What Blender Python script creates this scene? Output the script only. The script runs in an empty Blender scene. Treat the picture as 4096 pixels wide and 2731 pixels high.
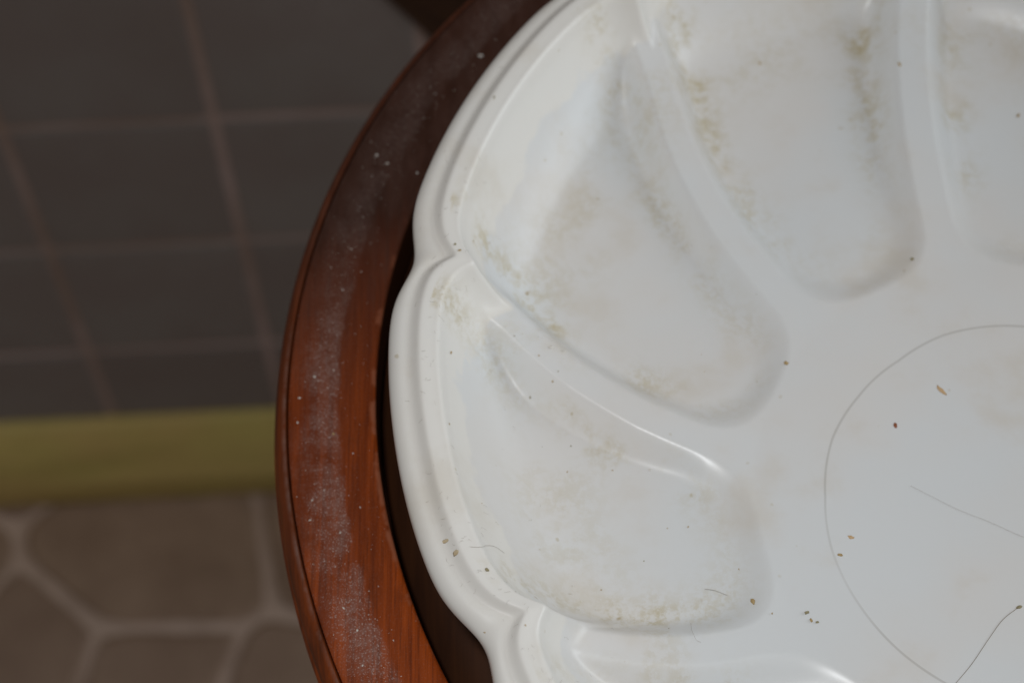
import bpy, bmesh, math, random
import numpy as np
from mathutils import Vector, Matrix

# ------------------------------------------------------------------ camera
scene = bpy.context.scene
COL = scene.collection
CAM_Z = 1.0635
PITCH, ROLL = math.radians(58.337), math.radians(-1.453)
fw = Vector((0, math.cos(PITCH), -math.sin(PITCH)))
up = Vector((0, math.sin(PITCH), math.cos(PITCH)))
rt = Vector((1, 0, 0))
c_, s_ = math.cos(ROLL), math.sin(ROLL)
RX, UP = rt * c_ + up * s_, up * c_ - rt * s_
cam = bpy.data.cameras.new('camera')
cam_o = bpy.data.objects.new('camera', cam)
COL.objects.link(cam_o)
M4 = Matrix((RX, UP, -fw)).transposed().to_4x4()
M4.translation = Vector((0, 0, CAM_Z))
cam_o.matrix_world = M4
cam.sensor_width = 23.5
cam.lens = 7500 / 4096 * 23.5
cam.clip_start = 0.02
cam.clip_end = 50
cam.dof.use_dof = True
cam.dof.focus_distance = 0.352
cam.dof.aperture_fstop = 9.0
scene.camera = cam_o

# ------------------------------------------------------------------ light: weak room light + flash above the lens
TT = CAM_Z - 0.34157          # height of the table top
world = bpy.data.worlds.new('World')
scene.world = world
world.use_nodes = True
bgn = world.node_tree.nodes['Background']
bgn.inputs[0].default_value = (1.0, 0.94, 0.88, 1)
bgn.inputs[1].default_value = 0.135
fl = bpy.data.lights.new('camera_flash', 'AREA')
fl.shape = 'RECTANGLE'
fl.size, fl.size_y = 0.040, 0.016
fl.energy = 0.67
fl.color = (0.97, 0.985, 1.0)
fl_o = bpy.data.objects.new('camera_flash', fl)
COL.objects.link(fl_o)
fl_o.location = (-0.045, 0.050, TT + 0.385)
fl_o.rotation_euler = (Vector((0.06, 0.24, TT)) - Vector(fl_o.location)).to_track_quat('-Z', 'Y').to_euler()

wl = bpy.data.lights.new('window_light', 'AREA')
wl.shape = 'RECTANGLE'
wl.size, wl.size_y = 1.1, 1.1
wl.energy = 12.0
wl.color = (0.88, 0.95, 1.0)
wl_o = bpy.data.objects.new('window_light', wl)
COL.objects.link(wl_o)
wl_o.location = (1.60, 0.30, 1.32)
wl_o.rotation_euler = (Vector((0.05, 0.2, 0.6)) - Vector(wl_o.location)).to_track_quat('-Z', 'Y').to_euler()

scene.view_settings.view_transform = 'Standard'
scene.view_settings.look = 'None'
scene.view_settings.exposure = 0.0
scene.view_settings.gamma = 1.0
scene.view_settings.use_curve_mapping = False

random.seed(4)
RNG = np.random.default_rng(7)

# ------------------------------------------------------------------ helpers
def link(name, me, mat, parent=None, loc=(0, 0, 0), rot=(0, 0, 0), smooth=True):
    o = bpy.data.objects.new(name, me)
    COL.objects.link(o)
    if mat is not None and not me.materials:
        me.materials.append(mat)
    o.parent = parent
    o.location = loc
    o.rotation_euler = rot
    if smooth and len(me.polygons) and not me.get('done'):
        me.polygons.foreach_set('use_smooth', [True] * len(me.polygons))
        me['done'] = 1
    return o

def empty(name, loc=(0, 0, 0), rot=(0, 0, 0)):
    o = bpy.data.objects.new(name, None)
    COL.objects.link(o)
    o.location = loc
    o.rotation_euler = rot
    o.empty_display_size = 0.05
    return o

def tag(o, label=None, cat=None, group=None, kind=None):
    if label: o['label'] = label
    if cat: o['category'] = cat
    if group: o['group'] = group
    if kind: o['kind'] = kind
    return o

def mesh(name, verts, faces):
    me = bpy.data.meshes.new(name)
    me.from_pydata([tuple(map(float, v)) for v in verts], [], [tuple(int(i) for i in f) for f in faces])
    me.update()
    return me

def lathe(name, prof, seg=160):
    vs, fs = [], []
    n = len(prof)
    for k in range(seg):
        a = 2 * math.pi * k / seg
        for r, z in prof:
            vs.append((r * math.cos(a), r * math.sin(a), z))
    for k in range(seg):
        k2 = (k + 1) % seg
        for i in range(n - 1):
            fs.append((k * n + i, k2 * n + i, k2 * n + i + 1, k * n + i + 1))
    return mesh(name, vs, fs)

def bevel_box(name, sx, sy, sz, b):
    bm = bmesh.new()
    bmesh.ops.create_cube(bm, size=1)
    bmesh.ops.scale(bm, vec=(sx, sy, sz), verts=bm.verts)
    bmesh.ops.bevel(bm, geom=bm.edges[:], offset=b, segments=2, affect='EDGES', profile=0.6)
    me = bpy.data.meshes.new(name)
    bm.to_mesh(me); bm.free()
    return me

def tube(name, pts, rad, seg=6):
    pts = [Vector(p) for p in pts]
    vs, fs = [], []
    n = len(pts)
    for i, p in enumerate(pts):
        t = (pts[min(i + 1, n - 1)] - pts[max(i - 1, 0)]).normalized()
        a = t.cross(Vector((0.3, 0.2, 1))).normalized()
        b = t.cross(a)
        rr = rad[i] if hasattr(rad, '__len__') else rad
        for k in range(seg):
            w = 2 * math.pi * k / seg
            vs.append(p + a * (rr * math.cos(w)) + b * (rr * math.sin(w)))
    for i in range(n - 1):
        for k in range(seg):
            k2 = (k + 1) % seg
            fs.append((i * seg + k, i * seg + k2, (i + 1) * seg + k2, (i + 1) * seg + k))
    fs.append(tuple(range(seg)))
    fs.append(tuple(range((n - 1) * seg, n * seg)))
    return mesh(name, vs, fs)

# ------------------------------------------------------------------ material helpers
class NT:
    def __init__(self, name):
        self.m = bpy.data.materials.new(name)
        self.m.use_nodes = True
        self.t = self.m.node_tree
        self.p = self.t.nodes['Principled BSDF']
    def n(self, kind, **kw):
        nd = self.t.nodes.new(kind)
        for k, v in kw.items():
            setattr(nd, k, v)
        return nd
    def s(self, sock, val):
        if isinstance(val, bpy.types.NodeSocket):
            self.t.links.new(val, sock)
        elif val is not None:
            sock.default_value = val
    def coord(self, scale=(1, 1, 1), kind='Object', loc=(0, 0, 0), rot=(0, 0, 0)):
        tc = self.n('ShaderNodeTexCoord')
        mp = self.n('ShaderNodeMapping')
        mp.inputs['Scale'].default_value = scale
        mp.inputs['Location'].default_value = loc
        mp.inputs['Rotation'].default_value = rot
        self.t.links.new(tc.outputs[kind], mp.inputs[0])
        return mp.outputs[0]
    def noise(self, vec, scale=5, detail=4, rough=0.55, dist=0.0):
        nd = self.n('ShaderNodeTexNoise')
        self.s(nd.inputs['Vector'], vec)
        nd.inputs['Scale'].default_value = scale
        nd.inputs['Detail'].default_value = detail
        nd.inputs['Roughness'].default_value = rough
        nd.inputs['Distortion'].default_value = dist
        return nd.outputs[0]
    def voro(self, vec, scale=5, rand=1.0):
        nd = self.n('ShaderNodeTexVoronoi')
        self.s(nd.inputs['Vector'], vec)
        nd.inputs['Scale'].default_value = scale
        nd.inputs['Randomness'].default_value = rand
        return nd.outputs['Distance'], nd.outputs['Color']
    def ramp(self, fac, a, b, lo=0.0, hi=1.0, smooth=True):
        nd = self.n('ShaderNodeMapRange')
        nd.interpolation_type = 'SMOOTHSTEP' if smooth else 'LINEAR'
        self.s(nd.inputs[0], fac)
        nd.inputs[1].default_value = a
        nd.inputs[2].default_value = b
        nd.inputs[3].default_value = lo
        nd.inputs[4].default_value = hi
        return nd.outputs[0]
    def math(self, op, a, b=None):
        nd = self.n('ShaderNodeMath', operation=op)
        self.s(nd.inputs[0], a)
        if b is not None: self.s(nd.inputs[1], b)
        return nd.outputs[0]
    def mix(self, fac, a, b, blend='MIX'):
        nd = self.n('ShaderNodeMix', data_type='RGBA', blend_type=blend)
        self.s(nd.inputs[0], fac)
        self.s(nd.inputs[6], a if isinstance(a, bpy.types.NodeSocket) else (*a, 1))
        self.s(nd.inputs[7], b if isinstance(b, bpy.types.NodeSocket) else (*b, 1))
        return nd.outputs[2]
    def attr(self, name):
        nd = self.n('ShaderNodeAttribute', attribute_name=name)
        return nd.outputs['Fac']
    def sep(self, vec):
        nd = self.n('ShaderNodeSeparateXYZ')
        self.s(nd.inputs[0], vec)
        return nd.outputs
    def bump(self, height, strength=0.2, dist=0.001):
        nd = self.n('ShaderNodeBump')
        nd.inputs['Strength'].default_value = strength
        nd.inputs['Distance'].default_value = dist
        self.s(nd.inputs['Height'], height)
        self.t.links.new(nd.outputs[0], self.p.inputs['Normal'])
    def out(self, color=None, rough=None, spec=None, coat=None, coat_rough=None):
        if color is not None:
            self.s(self.p.inputs['Base Color'], color if isinstance(color, bpy.types.NodeSocket) else (*color, 1))
        if rough is not None: self.s(self.p.inputs['Roughness'], rough)
        if spec is not None: self.p.inputs['Specular IOR Level'].default_value = spec
        if coat is not None: self.s(self.p.inputs['Coat Weight'], coat)
        if coat_rough is not None: self.p.inputs['Coat Roughness'].default_value = coat_rough
        return self.m

def mat_tile():
    k = NT('wall_tile_glaze')
    oi = k.n('ShaderNodeObjectInfo')
    v = k.coord()
    n1 = k.noise(v, 14, 3)
    n2 = k.noise(v, 260, 4, 0.7)
    col = k.mix(k.ramp(n1, 0.35, 0.7), (0.245, 0.205, 0.190), (0.265, 0.238, 0.222))
    col = k.mix(k.ramp(oi.outputs['Random'], 0, 1, 0.0, 0.25), col, (0.16, 0.125, 0.11))
    col = k.mix(k.ramp(n2, 0.5, 0.8, 0, 0.25), col, (0.14, 0.12, 0.10))
    k.bump(n1, 0.15, 0.001)
    return k.out(col, 0.45, 0.35)

def mat_grout():
    k = NT('grout')
    v = k.coord()
    n1 = k.noise(v, 8, 4, 0.6)
    n2 = k.noise(v, 300, 4, 0.7)
    col = k.mix(k.ramp(n1, 0.35, 0.65), (0.54, 0.41, 0.38), (0.36, 0.26, 0.21))
    col = k.mix(k.ramp(n2, 0.4, 0.8, 0, 0.4), col, (0.34, 0.24, 0.20))
    k.bump(n2, 0.4, 0.001)
    return k.out(col, 0.85, 0.2)

def mat_skirt():
    k = NT('olive_skirting_glaze')
    v = k.coord(scale=(1, 1, 3))
    n1 = k.noise(v, 9, 4, 0.6)
    n2 = k.noise(v, 90, 4, 0.6)
    col = k.mix(k.ramp(n1, 0.35, 0.65), (0.56, 0.44, 0.135), (0.60, 0.43, 0.15))
    col = k.mix(k.ramp(n2, 0.5, 0.8, 0, 0.35), col, (0.25, 0.15, 0.05))
    k.bump(n2, 0.1, 0.001)
    return k.out(col, 0.5, 0.35)

def mat_stone():
    k = NT('floor_stone')
    oi = k.n('ShaderNodeObjectInfo')
    v = k.coord(kind='Generated')
    tc = k.n('ShaderNodeNewGeometry')
    n1 = k.noise(tc.outputs['Position'], 22, 5, 0.6)
    n2 = k.noise(tc.outputs['Position'], 260, 4, 0.7)
    col = k.mix(k.ramp(n1, 0.3, 0.7), (0.335, 0.225, 0.160), (0.42, 0.290, 0.210))
    col = k.mix(k.ramp(oi.outputs['Random'], 0, 1, 0, 0.35), col, (0.29, 0.195, 0.155))
    col = k.mix(k.ramp(n2, 0.45, 0.8, 0, 0.35), col, (0.16, 0.11, 0.08))
    k.bump(n1, 0.3, 0.002)
    return k.out(col, 0.6, 0.3)

def mat_joint():
    k = NT('floor_joint')
    v = k.coord()
    n1 = k.noise(v, 60, 5, 0.65)
    col = k.mix(k.ramp(n1, 0.3, 0.7), (0.56, 0.42, 0.34), (0.68, 0.52, 0.43))
    k.bump(n1, 0.4, 0.001)
    return k.out(col, 0.9, 0.2)

def mat_wood(name, top=True):
    k = NT(name)
    v = k.coord()
    x, y, z = k.sep(v)
    r = k.math('SQRT', k.math('ADD', k.math('MULTIPLY', x, x), k.math('MULTIPLY', y, y)))
    warp = k.noise(v, 9, 3)
    g = k.coord(scale=(1, 0.035, 0.3), rot=(0, 0, math.radians(3)))
    g1 = k.noise(g, 520, 6, 0.68, 0.3)
    g2 = k.noise(g, 2100, 4, 0.6)
    g3 = k.noise(k.coord(scale=(1, 0.12, 0.5)), 60, 4, 0.6, 0.5)
    fig = k.noise(k.coord(scale=(1, 0.3, 1)), 260, 5, 0.65)
    col = k.mix(k.ramp(g1, 0.32, 0.68), (0.180, 0.0310, 0.0050), (0.390, 0.0710, 0.0085))
    col = k.mix(k.ramp(g2, 0.46, 0.72, 0, 0.62), col, (0.085, 0.017, 0.005))
    col = k.mix(k.ramp(g3, 0.40, 0.72, 0, 0.5), col, (0.110, 0.022, 0.007))
    col = k.mix(k.ramp(fig, 0.5, 0.8, 0, 0.45), col, (0.060, 0.014, 0.005))
    # darker, greyer back-left part of the ring, blended over a ragged edge
    dark_pos = k.math('ADD', k.math('ADD', y, k.math('MULTIPLY', x, -0.50)), k.math('MULTIPLY', k.math('SUBTRACT', warp, 0.5), 0.055))
    dark_pos = k.math('ADD', dark_pos, k.math('MULTIPLY', k.math('SUBTRACT', g1, 0.5), 0.05))
    dark_mask = k.ramp(dark_pos, 0.066, 0.126, 0, 0.96)
    dark_col = k.mix(k.ramp(fig, 0.3, 0.75), (0.038, 0.0160, 0.0105), (0.066, 0.0340, 0.0260))
    if top:
        col = k.mix(dark_mask, col, dark_col)
        # settled dust ring with a wiped inner edge, worn varnish on the inner arris
        wr = k.math('ADD', r, k.math('MULTIPLY', k.math('SUBTRACT', k.noise(v, 45, 4, 0.6), 0.5), 0.0045))
        band = k.math('MULTIPLY', k.ramp(wr, 0.1548, 0.1562), k.ramp(wr, 0.1575, 0.1655, 1, 0))
        thin = k.ramp(wr, 0.1500, 0.1600, 0.0, 0.16)
        cover = k.math('ADD', band, thin)
        patch = k.math('MULTIPLY', k.ramp(k.noise(v, 95, 5, 0.65), 0.34, 0.62, 0.12, 1.0), k.ramp(k.noise(v, 20, 3, 0.5), 0.30, 0.58, 0.55, 1.0))
        haze_ = k.math('MULTIPLY', k.math('MULTIPLY', cover, patch), k.ramp(k.noise(v, 700, 3, 0.6), 0.25, 0.75, 0.25, 1.0))
        dust_keep = k.ramp(dark_mask, 0, 0.93, 1.0, 0.22)
        col = k.mix(k.math('MULTIPLY', k.math('MULTIPLY', haze_, dust_keep), 0.42), col, (0.34, 0.265, 0.240))
        amt = haze_
        for sc, thr, am, far in ((3000, 0.62, 0.50, 0.05), (1900, 0.68, 0.80, 0.04)):
            gn = k.noise(v, sc, 2, 0.5)
            gg = k.math('MULTIPLY', k.ramp(gn, thr - 0.04, thr + 0.04), k.ramp(k.math('MULTIPLY', cover, patch), 0.02, 0.6, far, am))
            col = k.mix(k.math('MULTIPLY', gg, k.ramp(dark_mask, 0, 0.93, 1.0, 0.35)), col, (0.55, 0.47, 0.43))
        for sc, lo in ((620, 0.90),):
            d1, c1 = k.voro(v, sc)
            spk = k.math('MULTIPLY', k.ramp(d1, 0.04, 0.13, 1, 0), k.ramp(k.sep(c1)[0], lo + 0.03, lo + 0.07))
            spk = k.math('MULTIPLY', spk, k.ramp(cover, 0.0, 1.0, 0.35, 0.9))
            col = k.mix(spk, col, (0.58, 0.52, 0.48))
        worn = k.math('MULTIPLY', k.ramp(wr, 0.1480, 0.1490, 1, 0), k.ramp(k.noise(v, 120, 3, 0.6), 0.50, 0.60))
        col = k.mix(k.math('MULTIPLY', worn, k.ramp(dark_mask, 0, 0.93, 0.75, 0.1)), col, (0.36, 0.125, 0.065))
        col = k.mix(k.ramp(r, 0.14745, 0.14765, 1, 0), col, (0.040, 0.014, 0.006))  # recess inner wall: its shade is painted into the colour
        rough = k.ramp(amt, 0, 0.6, 0.42, 0.8)
    else:
        col = k.mix(k.math('MULTIPLY', dark_mask, 0.55), k.mix(0.5, col, (0.075, 0.026, 0.010)), dark_col)
        up_n = k.sep(k.n('ShaderNodeNewGeometry').outputs['Normal'])[2]
        dn = k.noise(v, 120, 6, 0.7)
        amt = k.math('MULTIPLY', k.ramp(up_n, 0.70, 0.99, 0, 0.50), k.ramp(dn, 0.35, 0.7))
        amt = k.math('MULTIPLY', amt, k.ramp(dark_mask, 0, 0.86, 1.0, 0.15))
        col = k.mix(amt, col, (0.27, 0.20, 0.175))
        rough = k.ramp(amt, 0, 0.5, 0.40, 0.75)
    k.bump(k.math('ADD', g1, k.math('MULTIPLY', g2, 0.6)), 0.18, 0.0004)
    return k.out(col, rough, 0.14)

def mat_recess():
    k = NT('dark_brown_panel')  # dark brown panel with fine grain and pale specks
    v = k.coord()
    g1 = k.noise(k.coord(scale=(1, 0.05, 0.3)), 500, 5, 0.6)
    col = k.mix(k.ramp(g1, 0.3, 0.7), (0.055, 0.020, 0.008), (0.032, 0.012, 0.006))
    d1, c1 = k.voro(v, 420)
    col = k.mix(k.math('MULTIPLY', k.ramp(d1, 0.05, 0.15, 1, 0), k.ramp(k.sep(c1)[0], 0.90, 0.97, 0, 0.6)), col, (0.4, 0.36, 0.33))
    return k.out(col, 0.5, 0.12)

def mat_darkwood():
    k = NT('dark_wood')
    v = k.coord(scale=(1, 1, 0.08))
    g1 = k.noise(v, 160, 5, 0.6)
    col = k.mix(k.ramp(g1, 0.3, 0.7), (0.050, 0.021, 0.010), (0.022, 0.009, 0.005))
    k.bump(g1, 0.2, 0.0006)
    return k.out(col, 0.45, 0.3)

def mat_plate():
    k = NT('white_glaze')
    v = k.coord()
    foot, film, ring = k.attr('foot'), k.attr('film'), k.attr('ring')
    big = k.noise(v, 24, 3, 0.5)
    mid = k.noise(v, 85, 5, 0.6)
    fine = k.noise(v, 480, 5, 0.7)
    col = k.mix(k.ramp(big, 0.35, 0.65), (0.740, 0.756, 0.760), (0.752, 0.732, 0.708))
    # dull warm film on the rim and upper walls, washed off in patches
    edge = k.math('ADD', film, k.math('MULTIPLY', k.math('SUBTRACT', k.noise(v, 60, 5, 0.55), 0.5), 0.9))
    fm = k.ramp(edge, 0.46, 0.54)
    col = k.mix(k.math('MULTIPLY', fm, 0.75), col, (0.835, 0.805, 0.750))
    # grey-olive grime in the feet of the walls
    gr = k.math('MULTIPLY', foot, k.ramp(mid, 0.38, 0.60))
    gr = k.math('MULTIPLY', gr, k.ramp(fine, 0.38, 0.60, 0.12, 1.0))
    gr = k.math('MULTIPLY', gr, k.ramp(k.noise(v, 30, 3, 0.5), 0.36, 0.56, 0.15, 1.0))
    col = k.mix(k.math('MULTIPLY', gr, 0.62), col, (0.52, 0.44, 0.26))
    # general soft blotches
    bl = k.ramp(k.noise(v, 48, 5, 0.6), 0.52, 0.74, 0, 0.36)
    col = k.mix(bl, col, (0.64, 0.575, 0.47))
    # dirt flecks
    for sc, lo, a, b, cc, am in ((125, 0.87, 0.03, 0.085, (0.40, 0.30, 0.15), 0.75), (260, 0.87, 0.05, 0.14, (0.47, 0.39, 0.22), 0.6), (70, 0.86, 0.015, 0.045, (0.34, 0.30, 0.20), 0.8)):
        vv = k.n('ShaderNodeVectorMath', operation='ADD')
        nz = k.n('ShaderNodeTexNoise'); k.s(nz.inputs['Vector'], v); nz.inputs['Scale'].default_value = sc * 2.2
        sc_ = k.n('ShaderNodeVectorMath', operation='SCALE'); k.s(sc_.inputs[0], nz.outputs['Color']); sc_.inputs['Scale'].default_value = 0.35 / sc
        k.s(vv.inputs[0], v); k.s(vv.inputs[1], sc_.outputs[0])
        d, cl = k.voro(vv.outputs[0], sc)
        m = k.math('MULTIPLY', k.ramp(d, a, b, 1, 0), k.ramp(k.sep(cl)[0], lo, lo + 0.03))
        m = k.math('MULTIPLY', m, k.ramp(k.math('ADD', foot, k.math('MULTIPLY', film, 0.5)), 0.0, 0.8, 0.45, 1.0))
        col = k.mix(k.math('MULTIPLY', m, am), col, cc)
    # worn grey line round the middle
    lw = k.math('ADD', 0.00022, k.math('MULTIPLY', k.noise(v, 40, 2), 0.00022))
    line = k.math('SUBTRACT', 1.0, k.math('DIVIDE', k.math('ABSOLUTE', ring), lw))
    line = k.math('MULTIPLY', k.ramp(line, 0.0, 0.6), k.ramp(k.noise(v, 26, 2), 0.30, 0.5, 0.35, 1.0))
    col = k.mix(k.math('MULTIPLY', line, 0.34), col, (0.30, 0.275, 0.235))
    ro = k.math('ADD', k.ramp(fm, 0, 1, 0.31, 0.36), k.math('MULTIPLY', gr, 0.25))
    k.bump(k.math('ADD', k.math('MULTIPLY', mid, 0.4), k.math('MULTIPLY', big, 2.0)), 0.25, 0.0006)
    return k.out(col, ro, 0.42)

def mat_plain(name, a, b, rough=0.8, scale=900):
    k = NT(name)
    n1 = k.noise(k.coord(), scale, 4, 0.6)
    return k.out(k.mix(k.ramp(n1, 0.3, 0.7), a, b), rough, 0.25)

MAT = dict(recess=mat_recess(), tile=mat_tile(), grout=mat_grout(), skirt=mat_skirt(), stone=mat_stone(), joint=mat_joint(),
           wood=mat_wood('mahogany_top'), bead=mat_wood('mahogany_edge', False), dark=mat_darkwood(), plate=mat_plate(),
           lint=mat_plain('lint', (0.20, 0.16, 0.10), (0.30, 0.24, 0.15)),
           flake=mat_plain('pale_flake', (0.62, 0.52, 0.36), (0.55, 0.42, 0.25)), white=mat_plain('white_crumb', (0.78, 0.76, 0.72), (0.70, 0.66, 0.58)),
           tan=mat_plain('tan_crumb', (0.50, 0.36, 0.18), (0.42, 0.29, 0.13)),
           orange=mat_plain('orange_smear', (0.62, 0.44, 0.26), (0.58, 0.36, 0.17)),
           red=mat_plain('red_brown_crumb', (0.32, 0.11, 0.05), (0.24, 0.08, 0.035)),
           olive=mat_plain('olive_crumb', (0.36, 0.31, 0.18), (0.26, 0.22, 0.13)),
           hair=mat_plain('hair', (0.24, 0.18, 0.11), (0.17, 0.12, 0.07)),
           ghair=mat_plain('grey_hair', (0.46, 0.43, 0.39), (0.40, 0.37, 0.33)))

# ------------------------------------------------------------------ wall with tiles, skirting
YAW, WD, T = 0.03258, 0.5584, 0.1
wn = Vector((-math.sin(YAW), math.cos(YAW), 0))
wall = empty('tiled_wall', (wn.x * WD, wn.y * WD, 0), (0, 0, YAW))
tag(wall, 'dim grey-brown square-tiled wall behind the round wooden table', 'wall')
# local frame: x along wall, -y towards the camera, z up ; tile faces lie at local y = 0
U0, V0 = -0.21957, CAM_Z - 0.69385
BT = CAM_Z - 0.9668           # top of the skirting
NR, NC = 8, 14
zt = V0 + (NR - 3) * T
gm = bevel_box('grout_bed', NC * T, 0.03, zt - BT + 0.03, 0.001)
link('grout_bed', gm, MAT['grout'], wall, (U0 + (NC / 2 - 6) * T, 0.0165, (zt + BT - 0.03) / 2), smooth=False)
tm = bevel_box('tile', T - 0.0048, 0.008, T - 0.0048, 0.0016)
for r_ in range(-3, NR - 3):
    for cidx in range(-6, NC - 6):
        zc = V0 + (r_ + 0.5) * T
        if zc - T / 2 < BT - 0.001:
            hh = zc + T / 2 - BT - 0.0024
            if hh < 0.01: continue
            me = bpy.data.meshes.get('tile_cut')
            if me is None:
                me = bevel_box('tile_cut', T - 0.0048, 0.008, hh, 0.0016)
            o = link('tile', me, MAT['tile'], wall, (U0 + (cidx + 0.5) * T, 0.004, BT + hh / 2), smooth=False)
        else:
            o = link('tile', tm, MAT['tile'], wall, (U0 + (cidx + 0.5) * T, 0.004, zc), smooth=False)
        o.rotation_euler = (random.uniform(-.006, .006), 0, random.uniform(-.006, .006))
# olive skirting: coved profile extruded along the wall
prof = [(0.0, BT), (-0.002, BT - 0.0006), (-0.0050, BT - 0.008), (-0.0078, BT - 0.022), (-0.0092, BT - 0.036), (-0.0094, BT - 0.046), (-0.0080, 0.030), (-0.0052, 0.010), (-0.0042, 0.0)]
L0, L1 = U0 - 6 * T, U0 + (NC - 6) * T
vs, fs = [], []
for xx in (L0, L1):
    vs += [(xx, y, z) for y, z in prof] + [(xx, 0.006, 0.0), (xx, 0.006, BT)]
n = len(prof) + 2
for i in range(n):
    fs.append((i, (i + 1) % n, n + (i + 1) % n, n + i))
fs += [tuple(range(n)), tuple(range(n, 2 * n))]
sk = link('skirting', mesh('skirting', vs, fs), MAT['skirt'], None, (wn.x * (WD - 0.002), wn.y * (WD - 0.002), 0), (0, 0, YAW), smooth=False)
for p in sk.data.polygons: p.use_smooth = len(p.vertices) == 4
tag(sk, 'olive yellow skirting board along the foot of the tiled wall', 'skirting board')

# ------------------------------------------------------------------ floor of irregular stones
bed = link('floor', bevel_box('floor', 2.0, 1.3, 0.03, 0.002), MAT['joint'], None, (-0.1, 0.0, -0.0172), smooth=False)
tag(bed, kind='structure')
fixed = [(-0.2272, 0.5128), (-0.2285, 0.4031), (-0.305, 0.4221), (-0.0936, 0.5365), (-0.1465, 0.3778), (-0.3233, 0.6153)]
seeds = [Vector(s) for s in fixed]
for i in range(-8, 9):
    for j in range(-6, 6):
        s = Vector((i * 0.105 + (j % 2) * 0.05 + random.uniform(-.03, .03), j * 0.10 + random.uniform(-.028, .028)))
        if all((s - Vector(f)).length > 0.098 for f in fixed) and s.y < 0.62 and not (-0.36 < s.x < -0.08 and s.y > 0.5):
            seeds.append(s)
def clip(poly, p, nrm):
    out = []
    for a, b in zip(poly, poly[1:] + poly[:1]):
        da, db = (a - p).dot(nrm), (b - p).dot(nrm)
        if da <= 0: out.append(a)
        if (da < 0 < db) or (db < 0 < da): out.append(a + (b - a) * (da / (da - db)))
    return out
nf = 0
for i, s in enumerate(seeds):
    poly = [Vector((s.x + dx, s.y + dy)) for dx, dy in ((-.2, -.2), (.2, -.2), (.2, .2), (-.2, .2))]
    for j, t in enumerate(seeds):
        if j != i and (t - s).length < 0.42:
            d = (t - s).normalized()
            poly = clip(poly, (s + t) / 2 - d * 0.0032, d)
            if len(poly) < 3: break
    poly = clip(poly, Vector((wn.x, wn.y)) * (WD - 0.004), Vector((wn.x, wn.y))) if len(poly) > 2 else poly
    for pp, nn in ((Vector((0, -0.62)), Vector((0, -1))), (Vector((-1.05, 0)), Vector((-1, 0))), (Vector((0.85, 0)), Vector((1, 0)))):
        if len(poly) > 2: poly = clip(poly, pp, nn)
    if len(poly) < 3: continue
    ctr = sum(poly, Vector((0, 0))) / len(poly)
    # wavy hand-cut outline with softened corners
    ring_ = []
    for a, b in zip(poly, poly[1:] + poly[:1]):
        ln = (b - a).length
        m = max(2, int(ln / 0.016))
        for k in range(m):
            f = k / m
            p = a.lerp(b, f)
            inn = (ctr - p).normalized()
            cor = 0.0022 if k == 0 else 0.0
            ring_.append(p + inn * (cor + 0.0016 * (0.5 + 0.5 * math.sin(p.x * 95 + p.y * 70 + 1.3))))
    m = len(ring_)
    top = [(p.x - ctr.x, p.y - ctr.y, 0.0) for p in ring_]
    inn = [((p.x - ctr.x) * 0.955, (p.y - ctr.y) * 0.955, 0.0022) for p in ring_]
    bot = [(p.x - ctr.x, p.y - ctr.y, -0.004) for p in ring_]
    vs = bot + top + inn
    fs = [tuple(range(2 * m, 3 * m))]
    for k in range(m):
        k2 = (k + 1) % m
        fs.append((k, k2, m + k2, m + k))
        fs.append((m + k, m + k2, 2 * m + k2, 2 * m + k))
    o = link('stone', mesh('stone', vs, fs), MAT['stone'], bed, (0, 0, 0), smooth=False)
    o.location = (ctr.x + 0.1, ctr.y, 0.0172)
    nf += 1

# ------------------------------------------------------------------ round wooden table
TC = Vector((0.1185, 0.1990, TT))
table = empty('round_table', (TC.x, TC.y, 0))
tag(table, 'round reddish-brown wooden table with dusty rim, under the white plate', 'table')
RT = 0.1658
RI, RD = 0.1477, 0.012        # inner edge of the raised rim, depth of the recess
tp = [(RI - 0.0004, -RD - 0.008), (RI - 0.0004, -0.0010), (RI - 0.0001, -0.0003), (RI + 0.0005, 0.0)]
tp += [(RI + 0.0005 + (RT - 0.0011 - RI) * i / 14, 0.0) for i in range(1, 15)]
tp += [(RT, -0.0002), (RT + 0.0001, -0.0008), (RT + 0.0001, -0.012), (RI - 0.0004, -RD - 0.008)]
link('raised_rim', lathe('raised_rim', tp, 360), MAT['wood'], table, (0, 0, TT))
rp = [(0.0, -RD)] + [(RI * i / 12, -RD) for i in range(1, 12)] + [(RI - 0.0008, -RD), (RI - 0.0008, -RD - 0.010), (0.0, -RD - 0.010)]
link('recessed_panel', lathe('recessed_panel', rp, 200), MAT['recess'], table, (0, 0, TT))
# moulded edge: step, ovolo, thin fillet, underside
ep = [(RT - 0.012, -0.0120), (RT - 0.0003, -0.0005), (RT + 0.0003, -0.0004)]
for i in range(0, 11):
    a = math.pi / 2 * i / 10
    ep.append((RT + 0.0003 + 0.0031 * math.sin(a), -0.0004 - 0.0058 * (1 - math.cos(a))))
ep += [(RT + 0.0034, -0.0078), (RT + 0.0030, -0.0084), (RT + 0.0034, -0.0088), (RT + 0.0040, -0.0092), (RT + 0.0040, -0.0100), (RT + 0.0030, -0.0106), (RT + 0.000, -0.020), (RT - 0.02, -0.024), (RT - 0.012, -0.0120)]
link('edge_moulding', lathe('edge_moulding', ep, 256), MAT['bead'], table, (0, 0, TT))
pp = [(0.0, TT - 0.022), (0.075, TT - 0.0225), (0.070, TT - 0.035), (0.030, TT - 0.05), (0.022, TT - 0.08), (0.026, TT - 0.2), (0.034, TT - 0.32), (0.036, TT - 0.40), (0.024, TT - 0.46), (0.03, TT - 0.48), (0.034, 0.20), (0.034, 0.12), (0.02, 0.10), (0.0, 0.10)]
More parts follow.
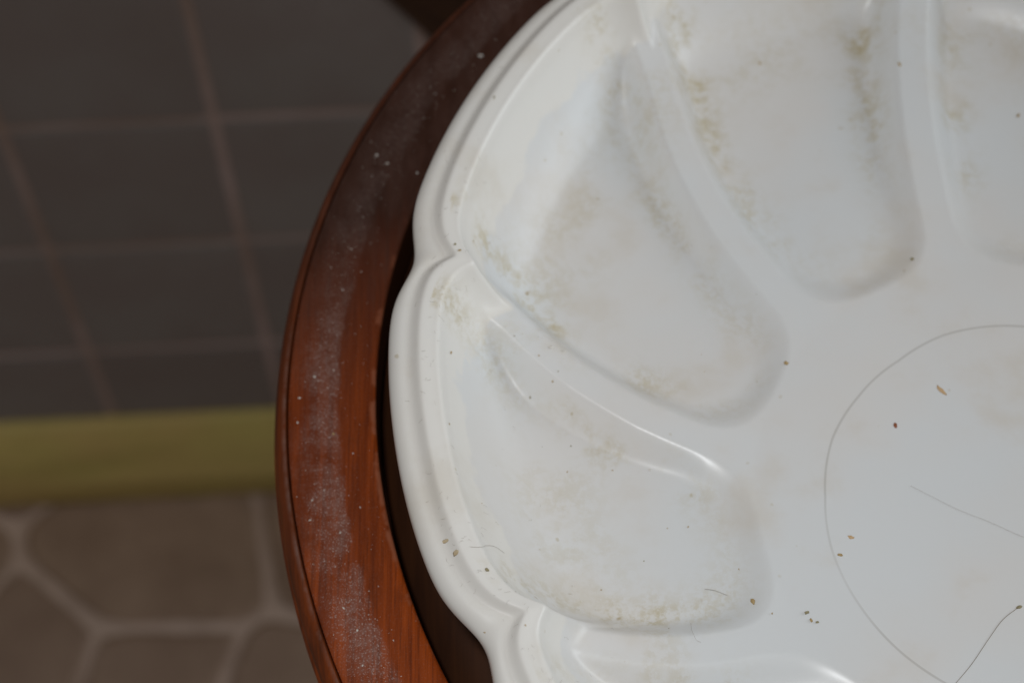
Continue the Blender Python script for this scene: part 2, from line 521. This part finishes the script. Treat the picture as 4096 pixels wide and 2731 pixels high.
link('pedestal', lathe('pedestal', pp, 48), MAT['bead'], table)
for k in range(3):
    a = math.radians(90 + 120 * k)
    d = Vector((math.cos(a), math.sin(a), 0))
    pts = [d * rr + Vector((0, 0, zz)) for rr, zz in ((0.02, 0.165), (0.05, 0.150), (0.09, 0.11), (0.125, 0.06), (0.15, 0.026), (0.172, 0.0142))]
    link('foot', tube('foot', pts, [0.020, 0.019, 0.017, 0.014, 0.013, 0.012], 14), MAT['bead'], table)

# ------------------------------------------------------------------ folding stand behind the table
stand = empty('folding_stand', (0, 0.505, 0))
tag(stand, 'dark blurred wooden folding stand behind the round table, against the wall', 'stand')
def bar(name, p0, p1, w, d, mat, parent):
    p0, p1 = Vector(p0), Vector(p1)
    me = bevel_box(name, w, d, (p1 - p0).length, 0.005)
    o = link(name, me, mat, parent, (p0 + p1) / 2, smooth=False)
    e = p1 - p0
    o.rotation_euler = (0, math.atan2(e.x, e.z), 0) if abs(e.y) < 1e-6 else e.to_track_quat('Z', 'Y').to_euler()
    return o
sl = 1.53
def leg_x(z): return -0.0178 - (z - 0.50) / sl
for yy in (0.0, -0.10):
    xs = 0.0 if yy == 0 else 0.15
    bar('leg', (leg_x(0.0) + xs, yy, 0.02), (leg_x(0.62) + xs, yy, 0.62), 0.036, 0.020, MAT['dark'], stand)
    bar('leg', (leg_x(0.62) + xs + 0.03, yy - 0.0225, 0.02), (leg_x(0.0) + xs, yy - 0.0225, 0.62), 0.036, 0.020, MAT['dark'], stand)
bar('rail', (leg_x(0.60), 0.012, 0.628), (leg_x(0.60) + 0.15, -0.112, 0.628), 0.03, 0.02, MAT['dark'], stand)
bar('rail', (leg_x(0.0), 0.012, 0.628), (leg_x(0.0) + 0.15, -0.112, 0.628), 0.03, 0.02, MAT['dark'], stand)

# ------------------------------------------------------------------ the plate
P0 = Vector((0.10121, 0.16567, TT))
RIDGE = np.array([16.7, 54.0, 93.0, 122.0, 157.0, 196.7, 234.0, 273.0, 302.0, 337.0])
SKEW = np.array([1, 1, 0.45, 1, 1, 1, 1, 0.45, 1, 1])
_ea = np.array([25, 40, 60, 75, 90, 103, 115, 126, 141, 157.5, 165, 176, 187, 197])
_er = np.array([115.5, 118, 131, 143, 152, 156, 155, 150.8, 143.2, 134.8, 131.0, 125.6, 121.4, 117.6])
EA = np.concatenate([_ea, _ea + 180, [385]])
ER = np.concatenate([_er, _er, [115.5]])
_ra = np.array([-2, 60, 83, 108, 125, 144, 160, 179, 195, 212, 228, 240, 300, 358, 420])
_rr = np.array([42.5, 40, 39, 39, 38.2, 38.8, 39.9, 40.4, 41.8, 42.8, 44, 44.7, 44.5, 42.5, 40])
def env(th):                                     # th in degrees -> outer envelope in mm, smoothed
    g = np.arange(0, 360, 0.5)
    e = np.interp((g - 25) % 360 + 25, EA, ER)
    kk = np.exp(-0.5 * (np.arange(-20, 21) / 8.0) ** 2); kk /= kk.sum()
    e = np.convolve(np.concatenate([e[-20:], e, e[:20]]), kk, 'valid')
    return np.interp(th % 360, np.append(g, 360), np.append(e, e[0]))
def adiff(a, b): return (a - b + 180) % 360 - 180
def rims(th):
    e = env(th)
    out, lip = e - 1.0, e - 5.0
    for a in RIDGE:
        d = adiff(th, a)
        arc = np.radians(d) * e
        out -= 3.2 * np.exp(-0.5 * ((arc - 2.6) / 6.0) ** 2)
        lip -= 6.9 * np.exp(-np.sqrt(arc ** 2 + 0.5) / 4.6)
    return out / 1000, lip / 1000
def sst(x):
    x = np.clip(x, 0, 1); return x * x * (3 - 2 * x)
def smax(a, b, k):
    h = np.clip(0.5 + 0.5 * (a - b) / k, 0, 1)
    return b + (a - b) * h + k * h * (1 - h)
R_IN, LW, LT = 0.0540, 0.0026, 0.0034     # lip: rise width, flat top width
Z_C, Z_F, Z_LIP, Z_GR = 0.0110, 0.0084, 0.0298, 0.0281
def top_z(r, th, out, lip, envl):
    """height of the plate's upper side inside the lip; r in m, th in degrees"""
    lip0 = (envl - 5.0) / 1000
    s = np.clip((lip0 - r) / (lip0 - R_IN), 0, 1.25)
    g = np.interp(s, [0, .12, .25, .45, .65, .85, 1.0, 1.25], [0, -0.6, 1.0, 5.0, 8.4, 11.0, 12.0, 12.4])
    ds = np.full(r.shape, 1e3)
    for a, kk in zip(RIDGE, SKEW):
        ds = np.minimum(ds, np.abs(adiff(th, a + kk * g)))
    dside = np.radians(ds) * r                   # distance to the ridge line
    din = r - R_IN
    dout = lip - r
    fr = np.clip((r - R_IN) / (lip0 - R_IN), 0, 1)
    plat = Z_C + 0.0052 * fr ** 1.1 + (Z_LIP - 0.0008 - Z_C - 0.0052) * fr ** 6      # top of the ridges
    floor = Z_F - 0.0012 * sst(fr * 1.9)
    # each well: rounded teardrop sunk into the plateau
    hw = 0.0030 + 0.0004 * fr
    k = 0.013
    ds_ = dside - hw
    h = np.clip(0.5 + 0.5 * (din - ds_) / k, 0, 1)
    dn = din + (ds_ - din) * h - k * h * (1 - h)
    wf = 0.0058 + 0.0022 * fr
    t = np.clip(dn / wf, 0, 1)
    z = plat - (plat - floor) * (0.35 * (1 - (1 - t) ** 1.6) + 0.65 * sst(t))
    wside = wf + hw
    # outer wall: lip roll, then concave sweep down to the floor
    w = 0.0215
    tt = np.clip((dout - LW - LT) / w, 0, 1)
    wall_ = floor + (Z_LIP - floor) * (1 - (1 - (1 - tt) ** 2.0) * sst(0.35 + tt / 0.12) / 1.0) - 0.0004 * sst((dout - LW) / LT)
    wall_ = np.where(dout < LW, Z_GR + (Z_LIP - Z_GR) * sst(dout / LW * 0.92 + 0.08 * (dout / LW) ** 3), wall_)
    z = smax(z, wall_, 0.0022)
    z = np.where(dout < LW, np.minimum(z, wall_ + 0.0010 * sst(dout / LW)), z)
    z = z - 0.0022 * sst((0.05 - r) / 0.05) * (r < 0.05) * 0.25
    foot = np.exp(-((dn - wf * 0.95) / 0.0040) ** 2) * np.clip(0.25 + fr * 1.8, 0, 1) * (dout > 0.004) \
        + 0.8 * np.exp(-((dout - 0.026) / 0.010) ** 2) * 0.6
    film = np.clip(1 - (dout - 0.002) / 0.020, 0, 1)
    return z, foot, film

NT_, NRW = 1200, 250
ths = np.arange(NT_) * 360.0 / NT_
out, lip = rims(ths)
ev = env(ths)
fr_ = np.linspace(0, 1, NRW + 1)[1:]
fr_ = fr_ - 0.02 * np.sin(2 * np.pi * fr_) * 0.0
fr_ = 1 - (1 - fr_) ** 1.12                       # a little finer at the lip
rows_r = [lip * f for f in fr_]
rr = np.array(rows_r)
TH = np.broadcast_to(ths, rr.shape)
zz, foot, film = top_z(rr, TH, np.broadcast_to(out, rr.shape), np.broadcast_to(lip, rr.shape), np.broadcast_to(ev, rr.shape))
ringr = np.interp(ths % 360, _ra, _rr) / 1000
ring = rr - ringr[None]
RNG2 = np.random.default_rng(3)
# slight hand-made unevenness of the casting
zz = zz + 0.0004 * np.sin(np.radians(TH) * 3 + 1) * (rr / 0.13) ** 2 + 0.00025 * np.sin(np.radians(TH * 7) + rr * 90) * sst((rr - 0.02) / 0.05)
rows = [(rr[i], zz[i], foot[i], film[i], ring[i]) for i in range(NRW)]
one = np.ones(NT_)
z_lip_end = zz[-1]
for u in np.linspace(0, 1, 20)[1:]:
    r_ = lip + (out - lip) * u
    base = z_lip_end * (1 - u) ** 2 + 0.0284 * (1 - (1 - u) ** 2) * one
    drop = 0.0036 * (1 - np.sqrt(max(0.0, 1 - max(0, (u - 0.15) / 0.85) ** 2.0)))
    rows.append((r_, base - drop, 0.15 * one * (1 - u), one * (1.0 - 0.35 * u), one))
for dr, z in ((0.0004, 0.0232), (0.0014, 0.0214), (0.0040, 0.0190), (0.012, 0.0140), (0.022, 0.0060), (0.034, -0.0020), (0.040, -0.0080), (0.042, -0.0119), (0.046, -0.0119), (0.048, -0.0085)):
    rows.append((out - dr * (1 if dr < 0.01 else ev / 130), z * one, 0 * one, one, one))
rows.append((0.03 * one, -0.0010 * one, 0 * one, 0 * one, one))
ca, sa = np.cos(np.radians(ths)), np.sin(np.radians(ths))
V, AF, AM, AR = [(0, 0, float(zz[0].mean()))], [0.0], [0.0], [-0.04]
verts = np.concatenate([np.stack([r_ * ca, r_ * sa, z_], 1) for r_, z_, *_ in rows])
verts = np.concatenate([np.array([[0, 0, zz[0].mean()]]), verts, np.array([[0, 0, -0.0010]])])
af = np.concatenate([[0], np.concatenate([a[2] for a in rows]), [0]])
am = np.concatenate([[0], np.concatenate([a[3] for a in rows]), [0]])
ar = np.concatenate([[-0.04], np.concatenate([a[4] for a in rows]), [1]])
NROW = len(rows)
i_ = np.arange(NT_); j_ = (i_ + 1) % NT_
quads = np.concatenate([np.stack([1 + k * NT_ + i_, 1 + (k + 1) * NT_ + i_, 1 + (k + 1) * NT_ + j_, 1 + k * NT_ + j_], 1) for k in range(NROW - 1)])
tri0 = np.stack([np.zeros(NT_, int), 1 + i_, 1 + j_], 1)
last = 1 + (NROW - 1) * NT_
tri1 = np.stack([np.full(NT_, len(verts) - 1), last + j_, last + i_], 1)
pm = bpy.data.meshes.new('plate')
loops = np.concatenate([quads.ravel(), tri0.ravel(), tri1.ravel()])
starts = np.concatenate([np.arange(len(quads)) * 4, len(quads) * 4 + np.arange(2 * NT_) * 3])
pm.vertices.add(len(verts)); pm.vertices.foreach_set('co', verts.ravel())
pm.loops.add(len(loops)); pm.loops.foreach_set('vertex_index', loops.astype(np.int32))
pm.polygons.add(len(starts)); pm.polygons.foreach_set('loop_start', starts.astype(np.int32))
pm.update(calc_edges=True)
for nm, arr in (('foot', af), ('film', am), ('ring', ar)):
    at = pm.attributes.new(nm, 'FLOAT', 'POINT')
    at.data.foreach_set('value', arr.astype(np.float32))
plate = link('oyster_plate', pm, MAT['plate'], None, P0)
tag(plate, 'white glazed scalloped oyster plate with teardrop wells, on the round wooden table', 'plate')

def surf(x, y):
    """height of the plate's upper side at plate-local x, y"""
    r = math.hypot(x, y); th = math.degrees(math.atan2(y, x)) % 360
    a = np.array([th]); o_, l_ = rims(a)
    if r < l_[0]:
        return float(top_z(np.array([r]), a, o_, l_, env(a))[0][0])
    u = (r - l_[0]) / max(1e-6, o_[0] - l_[0])
    if u > 1: return None
    return 0.0284 * (1 - u) ** 2 + 0.0284 * (1 - (1 - u) ** 2) - 0.0036 * (1 - math.sqrt(max(0, 1 - max(0, (u - 0.15) / 0.85) ** 2.0)))

# ------------------------------------------------------------------ crumbs, flecks and hairs lying on the plate and the wood
def frame_at(x, y):
    """point and normal on the plate's upper side (plate-local, metres)"""
    e = 0.0004
    z = surf(x, y)
    zx, zy = surf(x + e, y), surf(x, y + e)
    nrm = Vector((0, 0, 1))
    if zx is not None and zy is not None:
        nrm = Vector((-(zx - z) / e, -(zy - z) / e, 1)).normalized()
    return Vector((x, y, z)), nrm

def blob(sx, sy, sz, seed):
    rg = random.Random(seed)
    bm = bmesh.new()
    bmesh.ops.create_icosphere(bm, subdivisions=2, radius=1)
    ph = [rg.uniform(0, 6) for _ in range(6)]
    for v in bm.verts:
        c = v.co
        k = 1 + 0.22 * math.sin(3 * c.x + ph[0]) * math.sin(2.6 * c.y + ph[1]) + 0.16 * math.sin(5.2 * c.y + ph[2] + 3 * c.z) + 0.10 * math.sin(7 * c.x + ph[3])
        v.co = Vector((c.x * k * sx, c.y * k * sy, c.z * sz * (1 + 0.25 * math.sin(6 * c.x + ph[4]))))
    vs = [tuple(v.co) for v in bm.verts]
    bm.verts.index_update()
    fs = [tuple(w.index for w in f.verts) for f in bm.faces]
    bm.free()
    return vs, fs

def put(name, xy, size, ang, mat, label, cat, on='plate', flat=0.4, group=None):
    sx, sy = size[0] / 2300, size[1] / 2300
    sz = min(sx, sy) * flat
    vs, fs = blob(sx, sy, sz, hash((round(xy[0] * 10), round(xy[1] * 10))) & 0xffff)
    if on == 'plate':
        p, nrm = frame_at(xy[0] / 1000, xy[1] / 1000)
        p = p + P0 + nrm * sz * 0.55
    else:
        p, nrm = Vector((TC.x + xy[0] / 1000, TC.y + xy[1] / 1000, TT + sz * 0.7)), Vector((0, 0, 1))
    o = link(name, mesh(name, vs, fs), MAT[mat], None, p)
    o.rotation_euler = (nrm.to_track_quat('Z', 'Y').to_matrix() @ Matrix.Rotation(ang, 3, 'Z')).to_euler()
    return tag(o, label, cat, group)

put('crumb', (-93.2, 34.3), (1.3, 0.8), 2.0, 'white', 'larger of two pale crumbs side by side on the ridge between the two left wells', 'crumb')
put('crumb', (-90.6, 33.6), (0.9, 0.7), 0.4, 'white', 'smaller of two pale crumbs side by side on the ridge between the two left wells', 'crumb')
put('crumb', (-15.8, 56.4), (1.0, 0.9), 0.3, 'olive', 'small olive crumb on bare white glaze above the grey ring line', 'crumb')
put('crumb', (-24.6, 16.2), (1.4, 0.8), 0.6, 'red', 'red-brown crumb inside the upper left of the grey ring line', 'crumb')
put('smear', (-14.2, 24.1), (3.0, 1.0), 1.6, 'orange', 'orange dried smear inside the grey ring line, beyond the red-brown crumb', 'smear', flat=0.12)
put('crumb', (-36.4, -8.3), (1.3, 0.8), 1.0, 'orange', 'orange crumb just inside the left side of the grey ring line', 'crumb', flat=0.25)
put('crumb', (-56.5, -20.9), (1.5, 0.9), 0.9, 'tan', 'tan crumb at the inner end of the lower left well', 'crumb')
put('crumb', (-46.6, -23.8), (1.3, 0.7), 0.3, 'olive', 'dark olive crumb outside the grey ring line, above the bottom well', 'crumb')
put('crumb', (-12.5, 106.7), (1.7, 0.7), 1.9, 'tan', 'elongated tan crumb near the top, left of the upright ridge', 'crumb', flat=0.25)
put('flake', (-112.5, -18.0), (1.8, 1.2), 1.3, 'flake', 'pale tan flake stuck on the outer rim above its lower notch', 'flake', flat=0.08)
put('drip', (-114.6, -15.3), (2.2, 0.8), 1.5, 'flake', 'narrow orange drip on the outer rim beside the pale flake', 'drip', flat=0.08)
put('crumb', (-45.1, 31.3), (1.4, 1.0), 1.4, 'tan', 'tan crumb at the rounded inner end of the big upper left well', 'crumb', flat=0.25)
put('seed', (-6.2, -23.7), (1.5, 0.7), 0.6, 'olive', 'dark olive seed at the upper end of the tan hair, bottom right', 'seed')
put('crumb', (-87.7, 52.6), (0.7, 0.6), 0.0, 'olive', 'tiny dark speck in the middle of the big upper left well', 'crumb', flat=0.3)
put('seed', (-124.2, 91.0), (1.4, 0.9), 0.2, 'white', 'cream seed on the dark upper part of the wooden rim', 'seed', on='wood')
put('crumb', (-156.1, -9.8), (0.65, 0.6), 0.0, 'tan', 'tiny orange crumb on the reddish left part of the wooden rim', 'crumb', on='wood')

def strand(name, pts, rad, mat, label, cat, lift=0.00012):
    # smooth polyline through plate-local points, laid on the glaze
    P = [Vector((a / 1000, b / 1000)) for a, b in pts]
    out_ = []
    for i in range(len(P) - 1):
        p0, p1, p2, p3 = P[max(i - 1, 0)], P[i], P[i + 1], P[min(i + 2, len(P) - 1)]
        for k in range(8):
            t = k / 8
            q = 0.5 * ((2 * p1) + (p2 - p0) * t + (2 * p0 - 5 * p1 + 4 * p2 - p3) * t * t + (3 * p1 - p0 - 3 * p2 + p3) * t ** 3)
            out_.append(q)
    out_.append(P[-1])
    w = [Vector((q.x, q.y, surf(q.x, q.y) + rad + lift)) for q in out_]
    base = w[0].copy()
    o = link(name, tube(name, [p - base for p in w], rad, 6), MAT[mat], None, P0 + base)
    return tag(o, label, cat)
strand('hair', [(-6.2, -23.7), (-9.7, -26.2), (-13.2, -30.3), (-16.7, -34.7), (-20.1, -38.3), (-25.0, -43.0)], 0.000042, 'hair', 'fine tan hair curving across the bottom right of the plate', 'hair')
strand('hair', [(-23.4, 2.6), (-19.3, 0.0), (-14.8, -2.8), (-8.9, -5.7), (-2.8, -9.1), (5.0, -12.0)], 0.00003, 'ghair', 'faint grey hair crossing the right side inside the grey ring line', 'hair')
strand('hair', [(-65.3, -17.3), (-63.4, -17.7), (-61.1, -18.8)], 0.00004, 'ghair', 'short grey hair above the tan crumb in the lower left well', 'hair')
strand('hair', [(-68.5, -24.4), (-68.7, -27.1), (-68.2, -29.4), (-67.3, -30.0)], 0.00003, 'ghair', 'short hooked hair below the foot of the lower left well', 'hair')
strand('fibre', [(-109.9, -17.2), (-107.8, -17.1), (-107.0, -15.3), (-105.4, -13.7), (-103.6, -13.8)], 0.000022, 'lint', 'thin curly fibre on the raised lip near the pale flake', 'fibre')

def many(name, items, mat, label):
    """specks too many and too small to tell apart: joined into one object"""
    V_, F_ = [], []
    for p, nrm, sx, sy, flat, ang, seed in items:
        vs, fs = blob(sx, sy, min(sx, sy) * flat, seed)
        R = nrm.to_track_quat('Z', 'Y').to_matrix() @ Matrix.Rotation(ang, 3, 'Z')
        b = len(V_)
        V_ += [R @ Vector(v) + p + nrm * min(sx, sy) * flat * 0.5 for v in vs]
        F_ += [tuple(b + i for i in f) for f in fs]
    o = link(name, mesh(name, V_, F_), MAT[mat])
    return tag(o, label, None, None, 'stuff')
def on_plate(x, y):
    while surf(x / 1000, y / 1000) is None:
        x *= 0.985; y *= 0.985
    p, nrm = frame_at(x / 1000, y / 1000)
    return p + P0, nrm
rg = random.Random(12)
wsp = [(-102.2, 38.3, .35), (-99.0, 37.0, .28), (-91.2, -17.7, .42), (-90.5, -15.8, .34), (-89.0, -19.1, .3), (-86.2, -20.8, .3), (-96.8, -8.6, .35), (-74.3, 9.0, .45), (-90.8, 31.7, .2), (-91.4, 35.2, .25), (-95.9, 56.7, .25), (-95.4, 55.7, .22), (-100.9, 33.6, .25), (-85.7, -38.0, .3), (-81.8, -34.2, .25), (-84.5, -32.3, .3)]
for _ in range(46):                               # sprinkled along the feet of the walls
    bx, by = rg.choice([(-92, -17), (-88, -20), (-96, -10), (-84, -33), (-92, 34), (-97, 40), (-80, -36), (-76, -23)])
    wsp.append((bx + rg.gauss(0, 5), by + rg.gauss(0, 3.0), rg.uniform(.10, .22)))
many('white_specks', [(*on_plate(x, y), r / 2000 * 1.2, r / 2000 * rg.uniform(.7, 1.2), 0.6, rg.uniform(0, 3), i) for i, (x, y, r) in enumerate(wsp)], 'white', 'tiny white specks scattered in the left wells of the plate')
dfl = [(-94.9, 48.1, .7), (-92.8, 45.9, .6), (-83.9, 34.3, .7), (-81.2, 32.3, .6), (-38.9, -12.0, .8), (-45.9, -25.4, .7), (-44.8, -25.8, .6), (-19.8, -36.6, .7), (-42.7, 113.6, .7), (-15.4, 89.3, .8), (-22.0, 85.1, .8), (14.0, 96.6, .8), (-112.2, 50.1, .6), (-111.3, 48.6, .6), (-100.1, -32.9, .3), (-106.8, -21.8, .8), (-113.6, 10.0, .5), (-113.3, 27.9, .6), (-70.6, 100.7, .8), (-71.3, 98.4, .6), (-67.1, 85.4, .6), (-54.1, -3.8, .5), (-63.4, 19.4, .6), (-95.8, 32.2, .35), (-100.7, 36.3, .3), (-82.5, 60.6, .5), (-85.7, 59.1, .5), (-97.8, 26.3, .5), (-93.2, 27.0, .45)]
for _ in range(36):
    a, r = rg.uniform(120, 205), rg.uniform(50, 120)
    dfl.append((r * math.cos(math.radians(a)), r * math.sin(math.radians(a)), rg.choice([.18, .22, .28, .35])))
half = [d for i, d in enumerate(dfl) if i % 3]
rest = [d for i, d in enumerate(dfl) if i % 3 == 0]
many('dirt_flecks', [(*on_plate(x, y), r / 2000 * 1.3, r / 2000 * 0.75, 0.12, rg.uniform(0, 3), 50 + i) for i, (x, y, r) in enumerate(half)], 'tan', 'small tan dirt flecks dotted over the white plate')
many('dark_flecks', [(*on_plate(x, y), r / 2000 * 1.1, r / 2000 * 0.75, 0.15, rg.uniform(0, 3), 90 + i) for i, (x, y, r) in enumerate(rest)], 'olive', 'small dark olive dirt flecks dotted over the white plate')
dst = [(-148.3, 62.4, .6), (-145.8, 60.0, .6), (-139.0, 57.1, .5), (-163.5, -1.0, .5), (-160.5, 4.1, .55), (-163.7, -6.9, .45), (-160.0, -25.1, .4), (-160.3, -29.6, .4), (-154.1, -32.6, .35), (-150.2, -53.8, .5), (-149.0, -61.1, .4), (-153.0, -49.0, .4), (-150.2, -27.0, .4)]
for _ in range(320):
    a = rg.uniform(140, 210)
    r = rg.choice([rg.gauss(157.5, 2.6), rg.gauss(157.5, 2.6), rg.uniform(149, 165)])
    if 148.3 < r < 165.3:
        dst.append((r * math.cos(math.radians(a)), r * math.sin(math.radians(a)), min(0.34, 0.08 + rg.expovariate(22))))
many('dust_specks', [(Vector((TC.x + x / 1000, TC.y + y / 1000, TT)), Vector((0, 0, 1)), r / 2000 * rg.uniform(.8, 1.6), r / 2000 * 0.8, 0.6, rg.uniform(0, 3), 130 + i) for i, (x, y, r) in enumerate(dst)], 'white', 'pale dust specks sprinkled along the wooden rim')
# lint: short curled fibres stuck to the lip and upper walls
LV, LF = [], []
for _ in range(200):
    a = rg.uniform(128, 207)
    o_, l_ = rims(np.array([a]))
    d = rg.choice([rg.gauss(4, 2.5), rg.gauss(4, 2.5), rg.gauss(-3, 2), rg.uniform(0, 26)]) / 1000
    r = l_[0] - d
    if r > o_[0] - 0.0015: continue
    x, y = r * math.cos(math.radians(a)), r * math.sin(math.radians(a))
    hd, cv, ln = rg.uniform(0, 6.28), rg.uniform(-1.2, 1.2), rg.uniform(0.0004, 0.0012)
    pts = []
    for k in range(5):
        z = surf(x, y)
        if z is None: break
        pts.append(Vector((x, y, z + 0.00006)) + P0)
        x += math.cos(hd) * ln / 4; y += math.sin(hd) * ln / 4; hd += cv * 0.5
    if len(pts) < 5: continue
    b = len(LV)
    for i, p in enumerate(pts):
        t = (pts[min(i + 1, 4)] - pts[max(i - 1, 0)]).normalized()
        sd = t.cross(Vector((0, 0, 1))).normalized() * 0.000010
        LV += [p + sd, p - sd, p + Vector((0, 0, 0.00004))]
    for i in range(4):
        for k in range(3):
            LF.append((b + i * 3 + k, b + i * 3 + (k + 1) % 3, b + i * 3 + 3 + (k + 1) % 3, b + i * 3 + 3 + k))
tag(link('lint', mesh('lint', LV, LF), MAT['lint']), 'fine brown lint fibres stuck along the raised lip of the plate', None, None, 'stuff')
